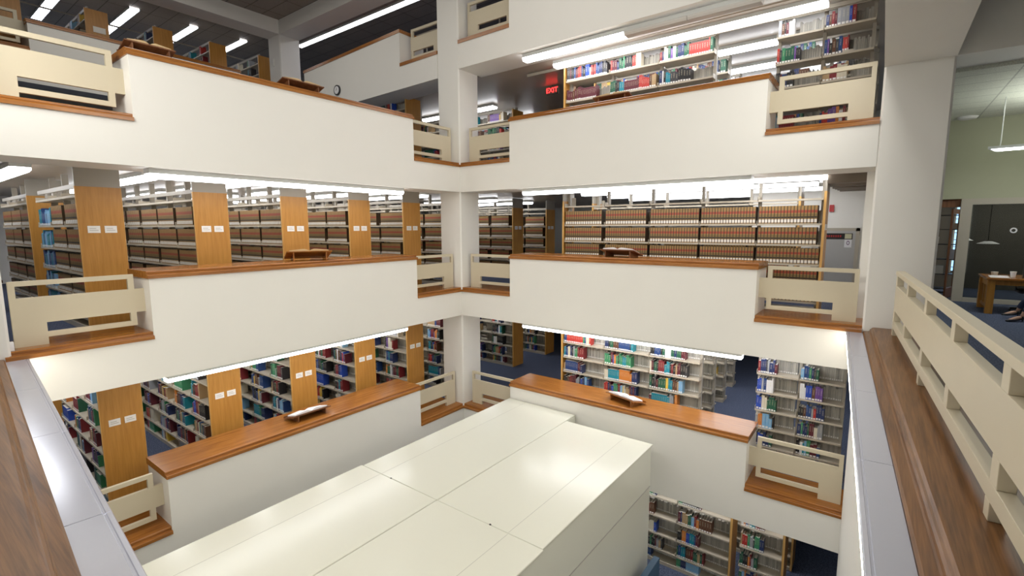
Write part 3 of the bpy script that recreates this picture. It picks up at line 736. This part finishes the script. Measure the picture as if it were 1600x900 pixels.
# ------------------------------------------------------------------ exit sign
t = empty('exit_sign', (1.13, 2.9, 6.06)); tag(t, 'glowing red exit sign hanging over the upper gallery aisle', 'sign')
MB().box(.93, 1.33, 2.9, 2.96, 5.80, 6.02).obj('housing', M_['dark'], t)
MB().box(1.12, 1.14, 2.92, 2.94, 6.02, 6.06).obj('hanger', M_['dark'], t)
def text_obj(txt, size, loc, rot, m, parent=None, name='lettering', ext=.002):
    c = bpy.data.curves.new(name, 'FONT'); c.body = txt; c.size = size; c.extrude = ext; c.align_x = 'CENTER'; c.align_y = 'CENTER'
    o = bpy.data.objects.new(name, c); COL.objects.link(o); o.data.materials.append(m)
    o.location = Vector(loc)-(parent.location if parent else Vector()); o.rotation_euler = rot
    bpy.context.view_layer.update(); me = bpy.data.meshes.new_from_object(o.evaluated_get(bpy.context.evaluated_depsgraph_get()))
    q = bpy.data.objects.new(name, me); COL.objects.link(q); q.location = o.location; q.rotation_euler = rot; bpy.data.objects.remove(o)
    if parent: q.parent = parent
    return q
o = text_obj('EXIT', .20, (1.13, 2.894, 5.905), (math.pi/2, 0, 0), M_['exit'], t)
M_['ribs'] = mat('brown_rib_paint', (.20, .16, .12), .5)
# ------------------------------------------------------------------ service door, alarm and ceiling ribs by the right pillar
def S(name, m, *bx, parent=None):
    b = MB()
    for q in bx: b.box(*q)
    return b.obj(name, m, parent)
struct(S('door_1', M_['door'], (8.0, 8.86, 5.50, 5.55, 0, 1.68)))
struct(S('door_1_frame', M_['frame'], (8.86, 8.95, 5.49, 5.55, 0, 1.76), (7.90, 8.95, 5.49, 5.55, 1.68, 1.76), (7.90, 8.0, 5.49, 5.55, 0, 1.68)))
t = empty('door_sign', (8.4, 5.50, 1.55)); tag(t, 'dark sign plate with small red marks across the grey service door', 'sign')
S('plate', M_['black'], (8.10, 8.80, 5.49, 5.50, 1.465, 1.62), parent=t)
b = MB()
for i in range(7): b.box(8.22+i*.05, 8.25+i*.05, 5.486, 5.49, 1.52, 1.57)
b.obj('red_marks', M_['red'], t)
S('note', mat('yellow_note', (.62, .60, .40), .6), (8.63, 8.78, 5.484, 5.49, 1.48, 1.605), parent=t)
t = empty('poster', (8.72, 5.5, 1.35)); tag(t, 'small white poster with a purple ring taped to the grey service door', 'poster')
S('sheet', M_['paper'], (8.63, 8.79, 5.493, 5.50, 1.25, 1.455), parent=t)
b = MB()
for i in range(16):
    a0, a1 = 2*math.pi*i/16, 2*math.pi*(i+1)/16; n = len(b.v)
    for a in (a0, a1):
        for r in (.030, .045): b.v.append((8.71+r*.8*math.cos(a), 5.491, 1.37+r*1.2*math.sin(a)))
    b.f.append([n, n+1, n+3, n+2]); b.mi.append(0)
b.obj('ring_print', mat('purple_ink', (.16, .05, .18), .6), t)
o = S('fire_alarm', M_['red'], (8.24, 8.34, 5.49, 5.55, 2.19, 2.37)); tag(o, 'small red fire alarm box high on the wall beside the door', 'alarm')
for i, (y, zlo) in enumerate(((1.15, 2.62), (1.75, 2.60), (2.35, 2.60), (3.0, 2.62), (3.7, 2.64), (4.5, 2.66))):
    struct(S('ceiling_rib', M_['ribs'], (8.50, 9.12, y, y+.16, zlo, 2.86)))
# steel posts of the far partition that closes the notch at the left edge
o = S('reading_table', M_['dkwood'], (-7.6, -6.2, -9.2, -8.3, .60, .66)); tag(o, 'low dark table top beyond the left balustrade', 'table')
for (x, y) in ((-7.5, -9.1), (-6.3, -9.1), (-7.5, -8.4), (-6.3, -8.4)):
    q = S('leg', M_['black'], (x-.03, x+.03, y-.03, y+.03, 0, .60)); q.parent = o
o = S('railing_foot', M_['paper'], (-.20, -.11, -9.06, -8.985, .112, .235)); tag(o, 'small white balustrade foot at the left end of the oak ledge', 'bracket')
# ------------------------------------------------------------------ reading room past the right pillar
b = MB(); b.box(10.12, E_, .84, 8.5, 4.27, 4.33); struct(b.obj('ceiling', M_['tile']))
b = MB(); b.box(10.3, E_, S_, 0, 5.2, 5.3); struct(b.obj('ceiling', M_['wall']))
b = MB(); b.box(10.0, E_, 5.7, 5.86, 2.44, 4.3); b.box(10.0, 10.42, 5.7, 5.86, 0, 2.44); struct(b.obj('wall_north', M_['green_wall']))
b = MB(); b.box(10.86, 11.06, 5.66, 5.80, 0, 2.44); b.box(11.06, 16, 5.66, 5.80, 2.30, 2.44); b.box(11.06, 16, 5.64, 5.80, 0, .10); struct(b.obj('window_1_frame', M_['frame']))
gl = new_mat('tinted_glass'); gm, nt, bs = gl
bs.inputs['Base Color'].default_value = (.30, .33, .33, 1); bs.inputs['Transmission Weight'].default_value = 1; bs.inputs['Roughness'].default_value = .02; bs.inputs['IOR'].default_value = 1.1
b = MB(); b.box(11.06, 16, 5.72, 5.73, .10, 2.30); struct(b.obj('window_1', gm))
b = MB(); b.box(10.42, 10.50, 5.80, 5.88, 0.1, 2.34); b.box(10.42, 10.86, 5.80, 5.88, 2.25, 2.44); b.box(10.42, 10.50, 5.80, 5.9, .0, .3); struct(b.obj('door_2_frame', M_['dkwood']))
# the open door leaf, swung inwards
b = MB()
def DR(u, d, z): return (10.72+u*.25+d*.9, 5.9+u*.95-d*.25, z)
b.box(0, .08, 0, .04, .02, 2.22, T=DR); b.box(.82, .9, 0, .04, .02, 2.22, T=DR); b.box(.08, .82, 0, .04, .02, .26, T=DR); b.box(.08, .82, 0, .04, 2.1, 2.22, T=DR)
struct(b.obj('door_2', M_['dkwood']))
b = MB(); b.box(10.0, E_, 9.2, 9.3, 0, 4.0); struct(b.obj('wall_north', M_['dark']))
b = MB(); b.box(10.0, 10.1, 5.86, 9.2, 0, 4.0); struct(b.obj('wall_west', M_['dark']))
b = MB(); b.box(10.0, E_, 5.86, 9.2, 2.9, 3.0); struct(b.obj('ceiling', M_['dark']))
b = MB(); b.box(11.10, 11.40, 9.16, 9.2, .5, 2.36); struct(b.obj('window_2', M_['sky']))
b = MB()
for i in range(9): b.box(11.10, 11.40, 9.12, 9.15, .60+i*.2, .62+i*.2)
b.box(11.06, 11.10, 9.10, 9.15, .45, 2.4); b.box(11.40, 11.44, 9.10, 9.15, .45, 2.4); struct(b.obj('window_2_frame', M_['seam']))
t = empty('display_shelf', (10.7, 7.6, 0)); tag(t, 'dark open display shelf inside the glazed room', 'shelf')
S('side_panel', M_['black'], (10.35, 10.38, 7.4, 7.8, 0, 2.1), parent=t); S('side_panel', M_['black'], (11.15, 11.18, 7.4, 7.8, 0, 2.1), parent=t)
for z in (.1, .5, .9, 1.3, 1.7, 2.08): S('shelf', M_['black'], (10.38, 11.15, 7.4, 7.8, z, z+.02), parent=t)
for i, (x, z, w_, h, c, lb) in enumerate(((10.5, .52, .3, .22, 'card', 'white box on the dark display shelf, low'), (10.85, .92, .22, .26, 'greycap', 'grey metal tin on the dark display shelf'), (10.45, 1.32, .2, .2, 'card', 'pale carton on the dark display shelf, upper'), (10.9, 1.72, .2, .16, 'steel', 'beige carton on the top display shelf'))):
    o = S('carton', M_[c], (x, x+w_, 7.42, 7.62, z, z+h)); tag(o, lb, 'box')
for i, (x, y, z, r, lb) in enumerate(((11.55, 6.9, 1.36, .22, 'white dish for a lamp reflection in the glass, larger one'), (11.2, 7.6, 1.42, .16, 'white dish for a lamp reflection in the glass, smaller one'))):
    t = empty('pendant_reflection', (x, y, z)); tag(t, lb, 'lamp')  # dishes built in place of pendant light reflections in the glass
    MB().cyl((x, y, z), r, .06, 28, r2=r*.35).obj('lamp_shade', M_['paper'], t); MB().cyl((x, y, z+.06), .006, 2.9-z-.06, 6).obj('cord', M_['black'], t)
t = empty('ring_sticker', (11.80, 5.715, 1.70)); 
b = MB(); n_ = 28
for i in range(n_):
    a = 2*math.pi*i/n_
    for yy in (5.712, 5.719):
        for r in (.035, .062): b.v.append((11.80+r*math.cos(a), yy, 1.70+r*math.sin(a)))
for i in range(n_):
    p, q = 4*i, 4*((i+1) % n_)
    for u in ((0, 1), (1, 3), (3, 2), (2, 0)): b.f.append([p+u[0], p+u[1], q+u[1], q+u[0]]); b.mi.append(0)
o = b.obj('ring', M_['paper'], t); tag(t, 'white ring fixed to the dark glass of the reading room', 'sign')
# table
t = empty('oak_table', (12.1, 4.3, 0)); tag(t, 'oak library table carrying papers and a paper cup', 'table')
MB().box(11.2, 13.0, 3.72, 4.9, .70, .745).obj('tabletop', M_['oak_x'], t, bevel=.006)
for (x, y) in ((11.22, 3.75), (11.22, 4.76), (12.86, 3.75), (12.86, 4.76)): MB().box(x, x+.12, y, y+.12, 0, .70).obj('leg', M_['panel'], t, bevel=.006)
S('apron', M_['panel'], (11.34, 12.86, 3.79, 3.82, .60, .70), parent=t); S('apron', M_['panel'], (11.34, 12.86, 4.82, 4.85, .60, .70), parent=t)
S('end_frame', M_['panel'], (11.26, 11.30, 3.87, 4.76, .56, .70), parent=t)
for i in range(3): S('end_slat', M_['panel'], (11.265, 11.295, 4.02+i*.24, 4.08+i*.24, .16, .56), parent=t)
S('end_stretcher', M_['panel'], (11.26, 11.30, 3.87, 4.76, .10, .16), parent=t)
t = empty('paper_cup', (11.63, 4.1, .745)); tag(t, 'white paper cup with a lid on the oak table', 'cup')
MB().cyl((11.63, 4.1, .746), .036, .11, 24, r2=.048).obj('body', M_['paper'], t); MB().cyl((11.63, 4.1, .856), .051, .012, 24).obj('lid', M_['card'], t)
t = empty('paper_cup', (11.42, 4.6, .745)); tag(t, 'cream tub standing behind the papers on the oak table', 'cup')
MB().cyl((11.42, 4.6, .746), .05, .07, 24, r2=.06).obj('body', M_['pages'], t)
o = S('paper_sheet', M_['paper'], (11.27, 11.56, 3.86, 4.16, .746, .749)); tag(o, 'loose white papers at the near end of the oak table', 'paper')
o = S('paper_sheet', M_['paper'], (11.30, 11.6, 4.22, 4.45, .746, .750)); tag(o, 'second sheet of white paper farther back on the oak table', 'paper')
# office chair
def office_chair(cx, cy, ang, label):
    t = empty('office_chair', (cx, cy, 0)); tag(t, label, 'chair')
    ca, sa = math.cos(ang), math.sin(ang)
    def T(x, y, z): return (cx+x*ca-y*sa, cy+x*sa+y*ca, z)
    b = MB(); 
    for i in range(5):
        a = 2*math.pi*i/5+.3; p = (cx+.30*math.cos(a), cy+.30*math.sin(a), .07)
        MB().tube((cx, cy, .10), p, .022).obj('base_arm', M_['black'], t)
        MB().cyl((p[0]-.012, p[1], .031), .03, .026, 12, axis='x').obj('caster', M_['black'], t)
    MB().cyl((cx, cy, .09), .028, .33, 14).obj('gas_post', M_['black'], t)
    MB().box(-.24, .24, -.24, .24, .42, .49, T=T).obj('seat', M_['black'], t, bevel=.03)
    MB().box(-.22, .22, .24, .30, .60, 1.05, T=T).obj('backrest', M_['black'], t, bevel=.03)
    MB().tube(T(0, .2, .43), T(0, .28, .65), .02).obj('back_bracket', M_['black'], t)
    for s in (-1, 1):
        MB().box(s*.27-.03, s*.27+.03, -.15, .12, .64, .67, T=T).obj('armrest', M_['black'], t, bevel=.01)
        MB().tube(T(s*.27, .0, .64), T(s*.23, .0, .45), .014).obj('arm_post', M_['black'], t)
office_chair(11.98, 4.35, math.pi, 'black office chair tucked under the oak table')
office_chair(12.26, 3.06, math.radians(-80), 'black office chair carrying the seated person')
# person, mostly outside the right edge of the photo
skin = mat('skin', (.55, .33, .24), .5); denim = mat('dark_denim', (.035, .05, .10), .85, noise=.15, nscale=60); top_ = mat('grey_knit_top', (.16, .17, .20), .85); shoe = mat('black_shoe_leather', (.012, .014, .02), .3); hairm = mat('brown_hair', (.05, .028, .015), .6)
def skinned(name, pts, edges, m, parent, root=0, sub=2):
    me = bpy.data.meshes.new(name); me.from_pydata([p[:3] for p in pts], edges, []); me.materials.append(m)
    o = bpy.data.objects.new(name, me); COL.objects.link(o)
    sk = o.modifiers.new('skin', 'SKIN'); sk.use_smooth_shade = True
    lay = me.skin_vertices[0] if me.skin_vertices else None
    if lay is None:
        bpy.context.view_layer.objects.active = o; o.select_set(True); bpy.ops.mesh.customdata_skin_add(); o.select_set(False); lay = me.skin_vertices[0]
    for i, p in enumerate(pts):
        lay.data[i].radius = (p[3], p[4] if len(p) > 4 else p[3]); lay.data[i].use_root = (i == root)
    su = o.modifiers.new('sub', 'SUBSURF'); su.levels = sub; su.render_levels = sub
    if parent: o.parent = parent; o.location = -parent.location
    return o
t = empty('person', (12.22, 3.06, 0)); tag(t, 'seated person in dark jeans and black heeled shoes at the oak table', 'person')
hx, hy = 12.22, 3.06
body = [(hx, hy, .58, .13), (hx+.02, hy, .74, .12), (hx+.03, hy+.0, .90, .125), (hx+.03, hy, 1.04, .11), (hx+.02, hy, 1.13, .045), (hx+.0, hy, 1.19, .043),
        (hx-.01, hy, 1.25, .072), (hx-.015, hy, 1.33, .082), (hx-.01, hy, 1.40, .065),
        (hx-.01, hy+.12, .55, .085), (hx-.40, hy+.14, .54, .062), (hx-.53, hy+.20, .33, .045), (hx-.60, hy+.26, .13, .030),
        (hx-.01, hy-.12, .55, .085), (hx-.38, hy-.08, .54, .062), (hx-.50, hy-.09, .30, .045), (hx-.59, hy-.10, .085, .030),
        (hx+.02, hy+.19, 1.05, .055), (hx+.0, hy+.27, .80, .040), (hx-.22, hy+.26, .68, .030), 
        (hx+.02, hy-.19, 1.05, .055), (hx+.0, hy-.26, .80, .040), (hx-.22, hy-.20, .68, .030)]
edg = [(0, 1), (1, 2), (2, 3), (3, 4), (4, 5), (5, 6), (6, 7), (7, 8), (0, 9), (9, 10), (10, 11), (11, 12), (0, 13), (13, 14), (14, 15), (15, 16), (3, 17), (17, 18), (18, 19), (3, 20), (20, 21), (21, 22)]
o = skinned('body', body, edg, skin, t)
jl = [(p[0], p[1], p[2], p[3]*1.22) for p in (body[0], body[9], body[10], body[11], (hx-.58, hy+.245, .20, .040), body[13], body[14], body[15], (hx-.56, hy-.098, .17, .040))]
skinned('jeans', jl, [(0, 1), (1, 2), (2, 3), (3, 4), (0, 5), (5, 6), (6, 7), (7, 8)], denim, t)
tp = [(p[0], p[1], p[2], p[3]*1.12) for p in (body[0], body[1], body[2], body[3], body[17], body[18], body[20], body[21])]
skinned('top', tp, [(0, 1), (1, 2), (2, 3), (3, 4), (4, 5), (3, 6), (6, 7)], top_, t)
for (ax, ay, az, dx, dy) in ((hx-.60, hy+.26, .13, -.18, -.08), (hx-.59, hy-.10, .080, -.19, -.17)):
    skinned('foot', [(ax, ay, az, .034), (ax+dx*.4, ay+dy*.4, az-.012, .036, .034), (ax+dx, ay+dy, az-.045, .026, .018)], [(0, 1), (1, 2)], skin, t, sub=2)
    skinned('shoe', [(ax-dx*.22, ay-dy*.22, az-.018, .040, .030), (ax+dx*.45, ay+dy*.45, az-.048, .046, .020), (ax+dx*.85, ay+dy*.85, az-.050, .042, .026), (ax+dx*1.25, ay+dy*1.25, az-.056, .020, .014)], [(0, 1), (1, 2), (2, 3)], shoe, t, sub=2)
    MB().cyl((ax-dx*.12, ay-dy*.12, max(0.001, az-.075)), .008, .065, 10, r2=.02).obj('heel', shoe, t)
    MB().box(-.03, .03, -.03, .03, az+.005, az+.018, T=lambda x, y, z, ax=ax, ay=ay: (ax+x, ay+y, z)).obj('ankle_strap', shoe, t, bevel=.004)
skinned('hair', [(hx+.03, hy, 1.30, .085), (hx+.02, hy, 1.40, .085), (hx+.06, hy, 1.18, .06)], [(0, 1), (0, 2)], hairm, t)
b = MB(); b.cyl((hx-.10, hy, 1.30), .011, .02, 8, r2=.006); b.obj('nose', skin, t)
for s in (-1, 1):
    MB().cyl((hx-.092, hy+s*.03, 1.325), .009, .008, 10).obj('eye', M_['black'], t)
MB().box(hx-.096, hx-.088, hy-.022, hy+.022, 1.262, 1.270).obj('mouth', M_['red'], t)
for s, w0 in ((1, body[19]), (-1, body[22])):
    hxw, hyw, hzw = w0[:3]
    MB().box(hxw-.09, hxw, hyw-.035, hyw+.035, hzw-.012, hzw+.012).obj('palm', skin, t, bevel=.01)
    for i in range(4):
        L = (.062, .072, .068, .052)[i]; yy = hyw-.028+i*.019
        skinned('finger', [(hxw-.085, yy, hzw, .009), (hxw-.085-L*.6, yy, hzw-.008, .008), (hxw-.085-L, yy, hzw-.028, .007)], [(0, 1), (1, 2)], skin, t, sub=1)
    skinned('thumb', [(hxw-.03, hyw-s*.03, hzw, .010), (hxw-.06, hyw-s*.055, hzw-.008, .009), (hxw-.085, hyw-s*.058, hzw-.018, .008)], [(0, 1), (1, 2)], skin, t, sub=1)
# ceiling fittings of the reading room
t = empty('linear_pendant', (11.6, 2.7, 3.3)); tag(t, 'slim linear pendant light hanging at the right edge of the photo', 'ceiling light')
def PD(u, d, z): return (10.86+u*.92+d*.3, 3.45-u*.1+d*.95, z)
MB().box(.15, 2.6, -.22, .22, 3.28, 3.33, T=PD).obj('housing', M_['housing'], t); MB().box(.2, 2.55, -.19, .19, 3.268, 3.28, T=PD).obj('diffuser', M_['lamp_dim'], t)
MB().cyl((11.13, 3.43, 3.33), .008, .94, 6).obj('hanger_rod', M_['housing'], t)
t = empty('ceiling_diffuser', (10.78, 5.3, 4.27)); tag(t, 'flat white light fitting on the reading room ceiling', 'ceiling light')
MB().cyl((10.78, 5.35, 4.22), .15, .05, 24, r2=.19).obj('body', M_['card'], t)
# small thermostat on the far column
o = S('thermostat', M_['card'], (-9.55, -9.45, -.04, 0, 7.9, 8.15)); tag(o, 'small beige control box on the far top gallery column', 'control')

# ------------------------------------------------------------------ choose which books become objects of their own: the 300 of each kind that show largest
bpy.context.view_layer.update(); dg = bpy.context.evaluated_depsgraph_get()
def proj(p):
    d = Vector(p)-CAM; z = d.dot(F_)
    if z < .1: return None
    return 800+FPX*d.dot(R_)/z, 450-FPX*d.dot(U_)/z, z
pool = {'law': [], 'col': []}
for it in BOOKS:
    c = (it['x']+it['w']/2, it['y'], it['z']+it['h']*.5); q = proj(c); it['a'] = 0
    if q and 4 < q[0] < 1596 and 4 < q[1] < 896:
        seen = 0
        for fz in (.3, .75):
            p = Vector((c[0], it['y']-.012, it['z']+it['h']*fz)); d = p-CAM; L = d.length; d.normalize()
            hit = SC.ray_cast(dg, CAM, d, distance=L-.02)
            seen += (not hit[0])
        if seen:
            ca = abs((Vector(c)-CAM).normalized().y)
            it['a'] = seen*it['w']*it['h']*ca*FPX*FPX/q[2]**2
            pool[it['k']].append(it)
sel = set()
for k in pool:
    pool[k].sort(key=lambda i: -i['a'])
    for it in pool[k][:300]: it['own'] = True
print('BOOKS', len(BOOKS), 'visible', len(pool['law']), len(pool['col']), 'smallest own px', pool['law'][min(299, len(pool['law'])-1)]['a'], pool['col'][299]['a'])
def nth(n):
    n += 1
    return '%d%s' % (n, 'th' if 10 < n % 100 < 14 else {1: 'st', 2: 'nd', 3: 'rd'}.get(n % 10, 'th'))
mc = {}; used = {}
for it in BOOKS:
    if not it.get('own'): continue
    shelf = ['top', 'second', 'third', 'fourth', 'fifth', 'sixth', 'bottom'][it['s']]
    if it['k'] == 'law':
        key = (round(it['w'], 3), round(it['h'], 3))
        if key not in mc: mc[key] = book_mesh('law_volume', it['w'], it['d'], it['h'], M_['law'])
        o = bpy.data.objects.new('law_volume', mc[key])
        tag(o, 'tan law volume, %s shelf, %s bay, %s' % (shelf, ordn[it['b']], it['ctx']), 'book', 'law volumes, %s shelf, %s bay, %s' % (shelf, ordn[it['b']], it['ctx']))
    else:
        o = bpy.data.objects.new('book', book_mesh('book', it['w'], it['d'], it['h'], M_['cover'])); o.color = (*it['c'], 1)
        tag(o, '%s book, %s on %s shelf, %s bay, %s' % (it['nm'], nth(it['n']), shelf, ordn[it['b']], it['ctx']), 'book', 'books on the %s shelf, %s' % (shelf, it['ctx']))
    COL.objects.link(o); o.location = (it['x'], it['y'], it['z']+.0005)
    if it['k'] == 'col':
        used[o['label']] = it
rest = [i for i in BOOKS if not i.get('own')]
o = merged('law_volumes', [i for i in rest if i['k'] == 'law'], M_['law'], False)
tag(o, 'farther rows of tan law volumes on the middle gallery shelves', 'books', kind='stuff')
far = [i for i in rest if i['k'] == 'col']
for x0, x1, y, z, hm, kind in BACKS:
    if y > 8.3: continue
    x = x0+(0 if rnd.random() < .5 else rnd.uniform(0, .5))
    while x < x1-.05:
        w_ = rnd.uniform(.02, .05); h = min(rnd.uniform(.25, .32), hm-.03)
        if h > .1: far.append(dict(w=w_-.003, d=.18, h=h, x=x, y=y, z=z, c=(lambda g: (g, g*.96, g*.86))(rnd.uniform(.30, .58)) if kind == 'col' else (.5, .42, .28)))
        x += w_
for i in far:
    if 'k' not in i: i['y'] = i['y']
o = merged('book_rows', far, M_['cover_rest'], True)
tag(o, 'farther rows and backs of mixed library books on the steel shelves', 'books', kind='stuff')
